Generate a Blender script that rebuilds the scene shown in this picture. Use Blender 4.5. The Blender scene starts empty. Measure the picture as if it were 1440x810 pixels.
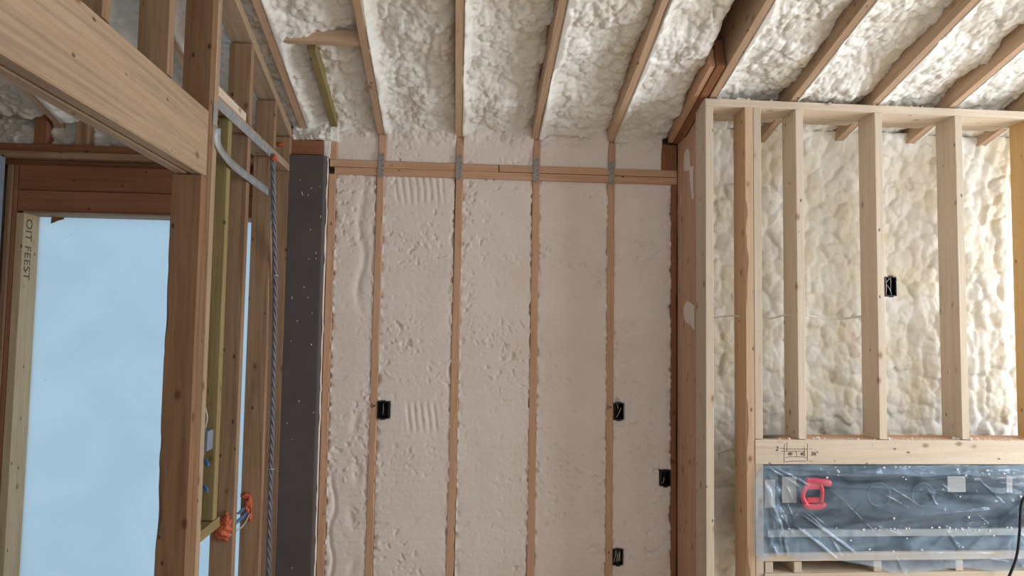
import bpy, bmesh, math, random
import numpy as np
from mathutils import Vector, Matrix

random.seed(7)
RNG = np.random.default_rng(7)
scene = bpy.context.scene
COL = scene.collection

# ------------------------------------------------------------------ camera
F_PX = 970.0
PITCH, YAW, ROLL = math.radians(3.43), math.radians(4.34), math.radians(0.87)
CAM = Vector((0.428, -3.604, 1.612))
fw = Vector((math.sin(YAW) * math.cos(PITCH), math.cos(YAW) * math.cos(PITCH), math.sin(PITCH)))
rt = Vector((math.cos(YAW), -math.sin(YAW), 0.0))
up = rt.cross(fw)
rt2 = rt * math.cos(ROLL) + up * math.sin(ROLL)
up2 = -rt * math.sin(ROLL) + up * math.cos(ROLL)
cam_data = bpy.data.cameras.new('camera')
cam_data.sensor_width = 36.0
cam_data.lens = F_PX / 1440.0 * 36.0
cam_data.clip_start = 0.05
cam = bpy.data.objects.new('camera', cam_data)
COL.objects.link(cam)
M3 = Matrix((rt2, up2, -fw)).transposed()
cam.matrix_world = Matrix.Translation(CAM) @ M3.to_4x4()
scene.camera = cam


def on(x, y, axis, val):
    """photo pixel -> world point on the plane axis = val"""
    d = fw + rt2 * ((x - 720) / F_PX) + up2 * ((405 - y) / F_PX)
    return CAM + d * ((val - CAM[axis]) / d[axis])


# ------------------------------------------------------------------ world, daylight, exposure
world = bpy.data.worlds.new('world')
scene.world = world
world.use_nodes = True
bg = world.node_tree.nodes['Background']
bg.inputs['Color'].default_value = (0.50, 0.745, 0.93, 1)
bg.inputs['Strength'].default_value = 1.0


def window_light(name, loc, rot, sx, sy, power, color):
    l = bpy.data.lights.new(name, 'AREA')
    l.shape = 'RECTANGLE'
    l.size, l.size_y, l.energy, l.color = sx, sy, power, color
    o = bpy.data.objects.new(name, l)
    o.location, o.rotation_euler = loc, rot
    COL.objects.link(o)
    return o


# daylight in the window of the right wall and in the one behind the camera
window_light('window_daylight', (5.10, -1.95, 1.55), (0, math.radians(90), 0), 2.2, 2.3, 150, (0.90, 0.955, 1.0))
window_light('window_daylight', (1.3, -5.5, 1.6), (math.radians(90), 0, 0), 2.6, 1.8, 20, (0.95, 0.97, 1.0))

vs = scene.view_settings
vs.view_transform = 'Standard'
vs.look = 'None'
vs.gamma = 1.0
vs.use_curve_mapping = False
vs.exposure = 0.0
scene.cycles.use_denoising = True
scene.cycles.max_bounces = 8
scene.cycles.transparent_max_bounces = 12


# ------------------------------------------------------------------ materials
def new_mat(name):
    m = bpy.data.materials.new(name)
    m.use_nodes = True
    nt = m.node_tree
    return m, nt, nt.nodes['Principled BSDF']


def nd(nt, kind, **kw):
    n = nt.nodes.new(kind)
    for k, v in kw.items():
        setattr(n, k, v)
    return n


def ramp(nt, fac, stops):
    r = nd(nt, 'ShaderNodeValToRGB')
    el = r.color_ramp.elements
    while len(el) < len(stops):
        el.new(0.5)
    for e, (p, c) in zip(el, stops):
        e.position = p
        e.color = (c[0], c[1], c[2], 1)
    nt.links.new(fac, r.inputs['Fac'])
    return r.outputs['Color']


def mixc(nt, fac, a, b, mode='MIX'):
    m = nd(nt, 'ShaderNodeMix', data_type='RGBA', blend_type=mode)
    for sock, v in ((m.inputs[0], fac), (m.inputs[6], a), (m.inputs[7], b)):
        if hasattr(v, 'is_output'):
            nt.links.new(v, sock)
        elif isinstance(v, (int, float)):
            sock.default_value = v
        else:
            sock.default_value = (v[0], v[1], v[2], 1)
    return m.outputs[2]


def wood(name, light, dark, knot=0.75, rough=0.7, vary=0.18, knot_col=None, streak=None):
    m, nt, b = new_mat(name)
    tc = nd(nt, 'ShaderNodeTexCoord')
    oi = nd(nt, 'ShaderNodeObjectInfo')
    mul = nd(nt, 'ShaderNodeMath', operation='MULTIPLY')
    mul.inputs[1].default_value = 57.0
    nt.links.new(oi.outputs['Random'], mul.inputs[0])
    add = nd(nt, 'ShaderNodeVectorMath', operation='ADD')
    nt.links.new(tc.outputs['Object'], add.inputs[0])
    nt.links.new(mul.outputs[0], add.inputs[1])

    def mapped(s):
        mp = nd(nt, 'ShaderNodeMapping')
        mp.inputs['Scale'].default_value = s
        nt.links.new(add.outputs[0], mp.inputs['Vector'])
        return mp.outputs[0]

    def noise(s, scale, detail, dist=0.0):
        n = nd(nt, 'ShaderNodeTexNoise')
        n.inputs['Scale'].default_value = scale
        n.inputs['Detail'].default_value = detail
        n.inputs['Distortion'].default_value = dist
        nt.links.new(mapped(s), n.inputs['Vector'])
        return n.outputs['Fac']
    grain = noise((26, 26, 1.1), 3.0, 5, 0.6)
    broad = noise((5, 5, 0.6), 2.0, 3, 0.8)
    fleck = noise((60, 60, 22), 2.0, 2)
    c = ramp(nt, grain, [(0.30, dark), (0.62, light)])
    mid = [0.5 * (x + y) for x, y in zip(light, dark)]
    c = mixc(nt, 0.45, c, ramp(nt, broad, [(0.35, mid), (0.65, [min(1, v * 1.08) for v in light])]))
    if streak:
        st = noise((9, 9, 0.45), 2.2, 4, 1.6)
        c = mixc(nt, ramp(nt, st, [(0.50, (0, 0, 0)), (0.66, (0.75, 0.75, 0.75))]), c, streak)
    # knots
    vo = nd(nt, 'ShaderNodeTexVoronoi')
    vo.inputs['Scale'].default_value = 1.0
    nt.links.new(mapped((9.0, 9.0, 5.5)), vo.inputs['Vector'])
    kc = knot_col or [dark[0] * 0.42, dark[1] * 0.27, dark[2] * 0.18]
    kf = ramp(nt, vo.outputs['Distance'], [(0.045, (knot, knot, knot)), (0.085, (knot * .6, knot * .6, knot * .6)), (0.11, (0.12, 0.12, 0.12)), (0.17, (0, 0, 0))])
    c = mixc(nt, kf, c, kc)
    # nail holes and scuffs
    vo2 = nd(nt, 'ShaderNodeTexVoronoi')
    vo2.inputs['Scale'].default_value = 1.0
    nt.links.new(mapped((16, 16, 9)), vo2.inputs['Vector'])
    nf = ramp(nt, vo2.outputs['Distance'], [(0.06, (0.8, 0.8, 0.8)), (0.10, (0, 0, 0))])
    c = mixc(nt, nf, c, [v * 0.15 for v in dark])
    sf = ramp(nt, fleck, [(0.60, (0, 0, 0)), (0.78, (0.35, 0.35, 0.35))])
    c = mixc(nt, sf, c, [v * 0.7 for v in dark])
    # board to board tone
    mr = nd(nt, 'ShaderNodeMapRange')
    mr.inputs['To Min'].default_value = 1 - vary
    mr.inputs['To Max'].default_value = 1 + vary * 0.5
    nt.links.new(oi.outputs['Random'], mr.inputs['Value'])
    hsv = nd(nt, 'ShaderNodeHueSaturation')
    nt.links.new(mr.outputs[0], hsv.inputs['Value'])
    nt.links.new(c, hsv.inputs['Color'])
    nt.links.new(hsv.outputs[0], b.inputs['Base Color'])
    b.inputs['Roughness'].default_value = rough
    b.inputs['Specular IOR Level'].default_value = 0.25
    bp = nd(nt, 'ShaderNodeBump')
    bp.inputs['Strength'].default_value = 0.25
    bp.inputs['Distance'].default_value = 0.002
    nt.links.new(grain, bp.inputs['Height'])
    nt.links.new(bp.outputs[0], b.inputs['Normal'])
    return m


def foam_mat(name, light, dark, rough=0.5, fine=120.0, bump=0.3, spec=0.35, spots=0.0):
    m, nt, b = new_mat(name)
    tc = nd(nt, 'ShaderNodeTexCoord')
    n1 = nd(nt, 'ShaderNodeTexNoise')
    n1.inputs['Scale'].default_value = 5.0
    n1.inputs['Detail'].default_value = 6
    nt.links.new(tc.outputs['Object'], n1.inputs['Vector'])
    c = ramp(nt, n1.outputs['Fac'], [(0.32, dark), (0.62, light)])
    if spots:
        n3 = nd(nt, 'ShaderNodeTexNoise')
        n3.inputs['Scale'].default_value = 22.0
        n3.inputs['Detail'].default_value = 4
        nt.links.new(tc.outputs['Object'], n3.inputs['Vector'])
        f = ramp(nt, n3.outputs['Fac'], [(0.64, (0, 0, 0)), (0.76, (spots, spots, spots))])
        c = mixc(nt, f, c, (0.42, 0.30, 0.15))
    nt.links.new(c, b.inputs['Base Color'])
    b.inputs['Roughness'].default_value = rough
    b.inputs['Specular IOR Level'].default_value = spec
    n2 = nd(nt, 'ShaderNodeTexNoise')
    n2.inputs['Scale'].default_value = fine
    n2.inputs['Detail'].default_value = 3
    nt.links.new(tc.outputs['Object'], n2.inputs['Vector'])
    bp = nd(nt, 'ShaderNodeBump')
    bp.inputs['Strength'].default_value = bump
    bp.inputs['Distance'].default_value = 0.004
    nt.links.new(n2.outputs['Fac'], bp.inputs['Height'])
    nt.links.new(bp.outputs[0], b.inputs['Normal'])
    return m


def plain(name, col, rough=0.5, metal=0.0, var=0.0, scale=12.0, spec=0.4, bump=0.0):
    m, nt, b = new_mat(name)
    b.inputs['Roughness'].default_value = rough
    b.inputs['Metallic'].default_value = metal
    b.inputs['Specular IOR Level'].default_value = spec
    tc = nd(nt, 'ShaderNodeTexCoord')
    n = nd(nt, 'ShaderNodeTexNoise')
    n.inputs['Scale'].default_value = scale
    n.inputs['Detail'].default_value = 5
    nt.links.new(tc.outputs['Object'], n.inputs['Vector'])
    c = ramp(nt, n.outputs['Fac'], [(0.3, [v * (1 - var) for v in col]), (0.7, [min(1, v * (1 + var)) for v in col])])
    nt.links.new(c, b.inputs['Base Color'])
    if bump:
        bp = nd(nt, 'ShaderNodeBump')
        bp.inputs['Strength'].default_value = bump
        bp.inputs['Distance'].default_value = 0.003
        nt.links.new(n.outputs['Fac'], bp.inputs['Height'])
        nt.links.new(bp.outputs[0], b.inputs['Normal'])
    return m


MAT = {}
MAT['pine'] = wood('pine_pale', (0.74, 0.63, 0.505), (0.61, 0.48, 0.355), vary=0.10)
MAT['stud'] = wood('stud_red_brown', (0.66, 0.41, 0.27), (0.50, 0.28, 0.165), knot=0.4, vary=0.12)
MAT['stud_dark'] = wood('stud_dark_red', (0.34, 0.15, 0.075), (0.22, 0.085, 0.04), vary=0.12)
MAT['fir'] = wood('fir_brown', (0.43, 0.275, 0.17), (0.27, 0.155, 0.085), vary=0.15, streak=(0.25, 0.14, 0.08))
MAT['beam'] = wood('beam_honey', (0.50, 0.36, 0.24), (0.36, 0.245, 0.15), vary=0.08, streak=(0.33, 0.24, 0.17))
MAT['jamb'] = wood('jamb_tan', (0.56, 0.41, 0.25), (0.40, 0.28, 0.155), vary=0.05)
MAT['fir_dark'] = wood('fir_dark_brown', (0.33, 0.185, 0.10), (0.20, 0.105, 0.052), vary=0.05, streak=(0.19, 0.095, 0.048))
MAT['pine_warm'] = wood('pine_warm', (0.70, 0.50, 0.335), (0.57, 0.375, 0.235), vary=0.05)
MAT['pine_warm_lit'] = wood('pine_warm_lit', (0.72, 0.47, 0.215), (0.60, 0.37, 0.15), vary=0.05)  # golden tone of warm light on the end stud, put into the colour
MAT['treated'] = wood('treated_green', (0.34, 0.265, 0.12), (0.21, 0.155, 0.06), vary=0.08)
MAT['ply'] = wood('plywood_pink', (0.66, 0.42, 0.30), (0.50, 0.29, 0.19), vary=0.05)
MAT['subfloor'] = wood('subfloor', (0.55, 0.40, 0.25), (0.42, 0.29, 0.17), vary=0.05)
MAT['rafter'] = wood('rafter_wood', (0.66, 0.47, 0.325), (0.47, 0.295, 0.175), knot=0.6, vary=0.12)
MAT['foam_trim'] = foam_mat('foam_trimmed', (0.90, 0.81, 0.755), (0.85, 0.75, 0.68), 0.75, 160, 0.35, 0.2, 0.25)
MAT['foam'] = foam_mat('foam_sprayed', (0.91, 0.90, 0.86), (0.85, 0.81, 0.72), 0.40, 60, 0.25, 0.45, 0.45)
MAT['foam_wall'] = foam_mat('foam_chase', (0.92, 0.905, 0.86), (0.855, 0.775, 0.60), 0.42, 50, 0.2, 0.4, 0.3)
MAT['steel'] = plain('galvanised_steel', (0.42, 0.45, 0.47), 0.6, 0.6, 0.18, 25)
MAT['tie'] = plain('tie_grey', (0.36, 0.34, 0.32), 0.7, 0.3, 0.45, 120, bump=0.6)
MAT['duct'] = plain('duct_grey', (0.105, 0.088, 0.085), 0.6, 0.0, 0.12, 6)
MAT['black'] = plain('black_plastic', (0.012, 0.012, 0.014), 0.45, 0, 0.1)
MAT['black_in'] = plain('box_inside', (0.01, 0.01, 0.011), 0.8, 0, 0.1)
MAT['wire'] = plain('wire_white', (0.62, 0.60, 0.56), 0.4, 0, 0.08)
MAT['strand'] = plain('cable_grey', (0.16, 0.165, 0.19), 0.45, 0.2, 0.15, 40)
MAT['blue'] = plain('cable_blue', (0.07, 0.21, 0.42), 0.4, 0, 0.1)
MAT['orange'] = plain('sealant_orange', (0.55, 0.12, 0.05), 0.55, 0, 0.25, 30, bump=0.4)
MAT['greybox'] = plain('box_blue_grey', (0.22, 0.27, 0.33), 0.5, 0, 0.1)
MAT['slate'] = plain('fireplace_slate', (0.012, 0.034, 0.070), 0.45, 0.1, 0.15, 8)
MAT['glass_dark'] = plain('fireplace_glass', (0.006, 0.016, 0.034), 0.14, 0, 0.1, 5, spec=0.6)
MAT['trim_bar'] = plain('trim_bar_grey', (0.42, 0.46, 0.47), 0.35, 0.3, 0.06)
MAT['label'] = plain('paper_label', (0.42, 0.42, 0.41), 0.7, 0, 0.05)
MAT['red'] = plain('red_plastic', (0.80, 0.012, 0.03), 0.4, 0, 0.12)
MAT['ink'] = plain('ink', (0.03, 0.026, 0.024), 0.9, 0, 0.1)
MAT['stamp'] = plain('stamp_ink', (0.10, 0.085, 0.06), 0.9, 0, 0.3, 60)
MAT['drywall'] = plain('board_blue_grey', (0.26, 0.31, 0.38), 0.85, 0, 0.12, 14, bump=0.2)
MAT['plaster'] = plain('wall_plain', (0.55, 0.47, 0.38), 0.9, 0, 0.08, 3)
MAT['gap'] = plain('gap_dark', (0.02, 0.03, 0.018), 0.9, 0, 0.2)
MAT['pencil'] = plain('pencil_grey', (0.10, 0.10, 0.11), 0.5, 0.3, 0.1)

# translucent housewrap sheet
m, nt, b = new_mat('sheet_white')
tr = nd(nt, 'ShaderNodeBsdfTranslucent')
tr.inputs['Color'].default_value = (0.86, 0.88, 0.90, 1)
tcs = nd(nt, 'ShaderNodeTexCoord')
ns = nd(nt, 'ShaderNodeTexNoise')
ns.inputs['Scale'].default_value = 1.6
ns.inputs['Detail'].default_value = 5
ns.inputs['Distortion'].default_value = 1.2
nt.links.new(tcs.outputs['Object'], ns.inputs['Vector'])
cs = ramp(nt, ns.outputs['Fac'], [(0.30, (0.78, 0.81, 0.84)), (0.70, (0.90, 0.92, 0.93))])
vs2 = nd(nt, 'ShaderNodeTexVoronoi')
vs2.inputs['Scale'].default_value = 9.0
nt.links.new(tcs.outputs['Object'], vs2.inputs['Vector'])
fs2 = ramp(nt, vs2.outputs['Distance'], [(0.022, (0.6, 0.6, 0.6)), (0.035, (0, 0, 0))])
cs = mixc(nt, fs2, cs, (0.35, 0.40, 0.45))
nt.links.new(cs, tr.inputs['Color'])
df = nd(nt, 'ShaderNodeBsdfDiffuse')
df.inputs['Color'].default_value = (0.80, 0.82, 0.84, 1)
mx = nd(nt, 'ShaderNodeMixShader')
mx.inputs[0].default_value = 0.22
nt.links.new(tr.outputs[0], mx.inputs[1])
nt.links.new(df.outputs[0], mx.inputs[2])
nt.links.new(mx.outputs[0], nt.nodes['Material Output'].inputs['Surface'])
MAT['sheet'] = m

# clear polythene; bluish window reflections are put into its base colour
m, nt, b = new_mat('clear_polythene')
b.inputs['Base Color'].default_value = (0.52, 0.72, 0.93, 1)
b.inputs['Roughness'].default_value = 0.11
tcp = nd(nt, 'ShaderNodeTexCoord')
mpp = nd(nt, 'ShaderNodeMapping')
mpp.inputs['Rotation'].default_value = (0, 0.35, 0)
mpp.inputs['Scale'].default_value = (2.2, 3.0, 9.0)
nt.links.new(tcp.outputs['Object'], mpp.inputs['Vector'])
npn = nd(nt, 'ShaderNodeTexNoise')
npn.inputs['Scale'].default_value = 1.3
npn.inputs['Detail'].default_value = 6
npn.inputs['Distortion'].default_value = 1.0
nt.links.new(mpp.outputs[0], npn.inputs['Vector'])
mrp = nd(nt, 'ShaderNodeMapRange')
mrp.inputs['From Min'].default_value = 0.35
mrp.inputs['From Max'].default_value = 0.72
mrp.inputs['To Min'].default_value = 0.08
mrp.inputs['To Max'].default_value = 0.34
nt.links.new(npn.outputs['Fac'], mrp.inputs['Value'])
nt.links.new(mrp.outputs[0], b.inputs['Alpha'])
b.inputs['Specular IOR Level'].default_value = 1.0
MAT['poly'] = m


# ------------------------------------------------------------------ object helpers
def link(o, parent=None):
    COL.objects.link(o)
    if parent is not None:
        o.parent = parent
    return o


def empty(name, loc=(0, 0, 0)):
    o = bpy.data.objects.new(name, None)
    o.empty_display_size = 0.1
    o.location = loc
    return link(o)


def structure(o):
    o['kind'] = 'structure'
    return o


def tag(o, label, cat, group=None):
    o['label'] = label
    o['category'] = cat
    if group:
        o['group'] = group
    return o


def local(parent, p):
    return Vector(p) - (parent.location if parent is not None else Vector((0, 0, 0)))


def mesh_obj(name, verts, faces, mat, parent=None, smooth=False, origin=(0, 0, 0)):
    """verts in world coordinates; origin = where the object's own origin sits"""
    og = Vector(origin)
    me = bpy.data.meshes.new(name)
    if isinstance(verts, np.ndarray):
        verts = verts - np.array(og)
        me.from_pydata(verts.tolist(), [], faces.tolist() if isinstance(faces, np.ndarray) else faces)
    else:
        me.from_pydata([Vector(v) - og for v in verts], [], faces)
    me.materials.append(MAT[mat] if isinstance(mat, str) else mat)
    if smooth:
        me.polygons.foreach_set('use_smooth', [True] * len(me.polygons))
    me.update()
    o = bpy.data.objects.new(name, me)
    o.location = local(parent, og)
    return link(o, parent)


def fnoise(t, seed):
    r = 0.0
    for k, (f, a) in enumerate(((7.0, 0.6), (19.0, 0.3), (47.0, 0.2))):
        r += a * math.sin(t * f + seed * 3.1 + k * 1.7 + 1.3 * math.sin(t * f * 0.37 + seed))
    return r


def board(name, p0, p1, w, d, mat, parent=None, xdir=(1, 0, 0), chamfer=0.002, wane=None, segs=1):
    """sawn board from p0 to p1 (centre line); w = size along xdir, d = the other way"""
    p0, p1 = Vector(p0), Vector(p1)
    ax = (p1 - p0)
    L = ax.length
    ax.normalize()
    xd = Vector(xdir)
    xd = (xd - ax * xd.dot(ax)).normalized()
    yd = ax.cross(xd)
    vs_, fs = [], []
    corners = [(-1, -1), (1, -1), (1, 1), (-1, 1)]
    for s in range(segs + 1):
        z = -L / 2 + L * s / segs
        for k, (sx, sy) in enumerate(corners):
            c = chamfer
            if wane and wane[0] == k:
                c = chamfer + wane[1] * max(0.0, fnoise(z, wane[2]))
            x, y = sx * w / 2, sy * d / 2
            a, bq = (x - sx * c, y), (x, y - sy * c)
            if k in (0, 2):
                a, bq = bq, a
            vs_ += [(a[0], a[1], z), (bq[0], bq[1], z)]
    for s in range(segs):
        for k in range(8):
            a = s * 8 + k
            bq = s * 8 + (k + 1) % 8
            fs.append((a, bq, bq + 8, a + 8))
    fs.append(tuple(reversed(range(8))))
    fs.append(tuple(range(segs * 8, segs * 8 + 8)))
    me = bpy.data.meshes.new(name)
    me.from_pydata(vs_, [], fs)
    me.materials.append(MAT[mat])
    o = bpy.data.objects.new(name, me)
    mid = (p0 + p1) / 2
    R = Matrix((xd, yd, ax)).transposed().to_4x4()
    if parent is not None:
        mid = mid - parent.location
    o.matrix_basis = Matrix.Translation(mid) @ R
    return link(o, parent)


def vboard(name, x0, x1, y0, y1, z0, z1, mat, parent=None, **kw):
    """upright board by extents"""
    xm, ym = (x0 + x1) / 2, (y0 + y1) / 2
    return board(name, (xm, ym, z0), (xm, ym, z1), x1 - x0, y1 - y0, mat, parent, (1, 0, 0), **kw)


def hboard_x(name, x0, x1, y0, y1, z0, z1, mat, parent=None, dz=0.0, **kw):
    """board lying along X"""
    ym, zm = (y0 + y1) / 2, (z0 + z1) / 2
    return board(name, (x0, ym, zm), (x1, ym, zm + dz), y1 - y0, z1 - z0, mat, parent, (0, 1, 0), **kw)


def hboard_y(name, x0, x1, y0, y1, z0, z1, mat, parent=None, dz=0.0, **kw):
    """board lying along Y"""
    xm, zm = (x0 + x1) / 2, (z0 + z1) / 2
    return board(name, (xm, y0, zm), (xm, y1, zm + dz), x1 - x0, z1 - z0, mat, parent, (1, 0, 0), **kw)


def box_verts(x0, x1, y0, y1, z0, z1):
    return [(x0, y0, z0), (x1, y0, z0), (x1, y1, z0), (x0, y1, z0), (x0, y0, z1), (x1, y0, z1), (x1, y1, z1), (x0, y1, z1)]


BOX_F = [(0, 3, 2, 1), (4, 5, 6, 7), (0, 1, 5, 4), (1, 2, 6, 5), (2, 3, 7, 6), (3, 0, 4, 7)]


def boxes(name, lst, mat, parent=None, origin=None):
    v, f = [], []
    for bx in lst:
        k = len(v)
        v += box_verts(*bx)
        f += [tuple(i + k for i in q) for q in BOX_F]
    og = origin or ((lst[0][0] + lst[0][1]) / 2, (lst[0][2] + lst[0][3]) / 2, lst[0][4])
    return mesh_obj(name, v, f, mat, parent, origin=og)


def sweep(name, pts, rad, mat, parent=None, n=10, origin=None, closed=False, flat=1.0):
    """tube along points"""
    P = [Vector(p) for p in pts]
    rads = rad if isinstance(rad, (list, tuple)) else [rad] * len(P)
    v, f = [], []
    prev = None
    for i, p in enumerate(P):
        t = (P[min(i + 1, len(P) - 1)] - P[max(i - 1, 0)])
        if closed:
            t = P[(i + 1) % len(P)] - P[i - 1]
        t.normalize()
        if prev is None:
            a = Vector((0, 1, 0)) if abs(t.y) < 0.9 else Vector((1, 0, 0))
            prev = (a - t * a.dot(t)).normalized()
        else:
            prev = (prev - t * prev.dot(t)).normalized()
        q = t.cross(prev)
        for k in range(n):
            an = 2 * math.pi * k / n
            v.append(p + prev * (math.cos(an) * rads[i] * flat) + q * (math.sin(an) * rads[i]))
    N = len(P)
    for i in range(N if closed else N - 1):
        for k in range(n):
            a, b2 = i * n + k, i * n + (k + 1) % n
            c, d2 = ((i + 1) % N) * n + (k + 1) % n, ((i + 1) % N) * n + k
            f.append((a, b2, c, d2))
    if not closed:
        f.append(tuple(reversed(range(n))))
        f.append(tuple(range((N - 1) * n, N * n)))
    return mesh_obj(name, v, f, mat, parent, True, origin or P[0])


def smooth_path(pts, sub=8):
    P = [Vector(p) for p in pts]
    out = []
    for i in range(len(P) - 1):
        a, b2 = P[i], P[i + 1]
        m0 = (P[i + 1] - P[i - 1]) / 2 if i else b2 - a
        m1 = (P[i + 2] - P[i]) / 2 if i + 2 < len(P) else b2 - a
        for k in range(sub):
            t = k / sub
            out.append(a * (2 * t**3 - 3 * t**2 + 1) + m0 * (t**3 - 2 * t**2 + t) + b2 * (-2 * t**3 + 3 * t**2) + m1 * (t**3 - t**2))
    out.append(P[-1])
    return out


# ------------------------------------------------------------------ vector noise for the foam
def hsh(ix, iy, seed):
    h = (ix.astype(np.int64) * 374761393 + iy.astype(np.int64) * 668265263 + seed * 1442695041) & 0xFFFFFFFF
    h = ((h ^ (h >> 13)) * 1274126177) & 0xFFFFFFFF
    h = ((h ^ (h >> 16)) * 2246822519) & 0xFFFFFFFF
    return ((h ^ (h >> 15)) & 0xFFFFFF) / float(0x1000000)


def vnoise(u, v, scale, seed):
    x, y = u / scale, v / scale
    ix, iy = np.floor(x), np.floor(y)
    fx, fy = x - ix, y - iy
    sx, sy = fx * fx * (3 - 2 * fx), fy * fy * (3 - 2 * fy)
    a, b2 = hsh(ix, iy, seed), hsh(ix + 1, iy, seed)
    c, d2 = hsh(ix, iy + 1, seed), hsh(ix + 1, iy + 1, seed)
    return (a * (1 - sx) + b2 * sx) * (1 - sy) + (c * (1 - sx) + d2 * sx) * sy - 0.5


def worley(u, v, scale, seed):
    """distance to nearest feature point (cell units) and that cell's random value"""
    x, y = u / scale, v / scale
    ix, iy = np.floor(x), np.floor(y)
    best = np.full(x.shape, 9.0)
    rid = np.zeros(x.shape)
    for dx in (-1, 0, 1):
        for dy in (-1, 0, 1):
            cx, cy = ix + dx, iy + dy
            px = cx + 0.1 + 0.8 * hsh(cx, cy, seed)
            py = cy + 0.1 + 0.8 * hsh(cx, cy, seed + 11)
            d = np.hypot(px - x, py - y)
            m_ = d < best
            best = np.where(m_, d, best)
            rid = np.where(m_, hsh(cx, cy, seed + 23), rid)
    return best, rid


def billow(u, v, scale, seed, warp=0.35):
    wu = u + warp * scale * 2 * vnoise(u, v, scale * 0.9, seed + 5)
    wv = v + warp * scale * 2 * vnoise(u, v, scale * 0.9, seed + 6)
    d, r = worley(wu, wv, scale, seed)
    return np.sqrt(np.clip(1 - (d / 0.95) ** 2, 0, 1)) * (0.55 + 0.45 * r)


def lumpy(u, v, seed, size=1.0, fine=1.0):
    h = 0.026 * vnoise(u, v, 0.26 * size, seed) * 2
    h += 0.034 * billow(u, v, 0.130 * size, seed + 1, 0.35)
    h += 0.028 * billow(u, v, 0.062 * size, seed + 2, 0.32)
    h += 0.015 * fine * billow(u, v, 0.032 * size, seed + 3, 0.3)
    return h - 0.048


def trimmed(u, v, seed):
    h = 0.0012 * vnoise(u, v, 0.10, seed) * 2 + 0.0006 * vnoise(u, v, 0.012, seed + 1) * 2
    h += 0.0007 * vnoise(u * 0.06, v, 0.010, seed + 2) * 2           # level knife lines
    patch = np.clip(vnoise(u, v, 0.22, seed + 9) * 2.4 + 0.25, 0, 1)
    for sc, pr, dep, rad in ((0.055, 0.42, 0.0085, 0.22), (0.026, 0.30, 0.0045, 0.30), (0.090, 0.30, 0.0120, 0.17)):
        wu = u + 0.5 * sc * vnoise(u, v, sc * 0.35, seed + 3)
        wv = v + 0.5 * sc * vnoise(u, v, sc * 0.35, seed + 4)
        d, r = worley(wu, wv, sc, seed + int(sc * 1000))
        k = np.clip(1 - d / rad, 0, 1)
        h += np.where(r < pr, -dep, np.where(r > 0.92, dep * 0.7, 0)) * k ** 0.7 * (0.25 + patch)
    return h


def foam_patch(name, origin, U, V, N, w, h, step, fn, mat, parent, skirt=0.05):
    """height field of foam: origin + u*U + v*V + fn(u,v)*N, with sides turned back so that it has thickness"""
    origin, U, V, N = (np.array(Vector(q)) for q in (origin, U, V, N))
    nu, nv = max(2, int(w / step)), max(2, int(h / step))
    u, v = np.meshgrid(np.linspace(0, w, nu), np.linspace(0, h, nv))
    hh = fn(u, v)
    P = origin + u[..., None] * U + v[..., None] * V + hh[..., None] * N
    P = P.reshape(-1, 3)
    i = np.arange(nu * nv).reshape(nv, nu)
    F = np.stack([i[:-1, :-1], i[:-1, 1:], i[1:, 1:], i[1:, :-1]], -1).reshape(-1, 4)
    rim = np.concatenate([i[0, :], i[1:, -1], i[-1, -2::-1], i[-2:0:-1, 0]])
    back = P[rim] - skirt * N
    k = len(P) + np.arange(len(rim))
    S = np.stack([rim, k, np.roll(k, -1), np.roll(rim, -1)], -1)
    P = np.concatenate([P, back])
    F = np.concatenate([F, S])
    if np.dot(np.cross(U, V), N) < 0:
        F = F[:, ::-1]
    return mesh_obj(name, P, F, mat, parent, True, tuple(origin))


# ------------------------------------------------------------------ layout numbers (metres)
OC = 0.4064
Z0, TAN = 2.622, 0.294                 # underside of the rafters at the back wall, roof pitch
TH = math.atan(TAN)
ROOM_Y, ROOM_X = -5.6, 5.20
XL0, XL1 = -0.54, -0.45                # partition on the left
CH_Y0, CH_Y1 = -0.43, -0.29            # front frame of the fireplace chase
CH_X = 1.587


def zr(y):
    return Z0 - TAN * y


# ------------------------------------------------------------------ floor, plain far walls
floor = structure(boxes('floor', [(-2.4, ROOM_X + 0.1, ROOM_Y - 0.1, 0.2, -0.03, 0.0)], 'subfloor'))
wall_front = structure(empty('wall_front', (1.0, ROOM_Y, 0)))
ZT = zr(ROOM_Y) + 0.25
for bx in ((-2.4, 0.0, ROOM_Y - 0.1, ROOM_Y, 0, ZT), (2.6, ROOM_X, ROOM_Y - 0.1, ROOM_Y, 0, ZT),
           (0.0, 2.6, ROOM_Y - 0.1, ROOM_Y, 0, 0.7), (0.0, 2.6, ROOM_Y - 0.1, ROOM_Y, 2.5, ZT)):
    boxes('wall_panel', [bx], 'plaster', wall_front)
wall_right = structure(empty('wall_right', (ROOM_X, -2.5, 0)))
WY0, WY1, WZ0, WZ1 = -3.10, -0.80, 0.45, 2.65
for bx in ((ROOM_X, ROOM_X + 0.1, ROOM_Y, WY0, 0, ZT), (ROOM_X, ROOM_X + 0.1, WY1, 0.15, 0, ZT),
           (ROOM_X, ROOM_X + 0.1, WY0, WY1, 0, WZ0), (ROOM_X, ROOM_X + 0.1, WY0, WY1, WZ1, ZT)):
    boxes('wall_panel', [bx], 'plaster', wall_right)


def window_frame(name, rects):
    w_ = structure(empty(name, ((rects[0][0] + rects[0][1]) / 2, (rects[0][2] + rects[0][3]) / 2, rects[0][4])))
    for r in rects:
        boxes('window_frame', [r], 'pine', w_)
    return w_


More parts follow.
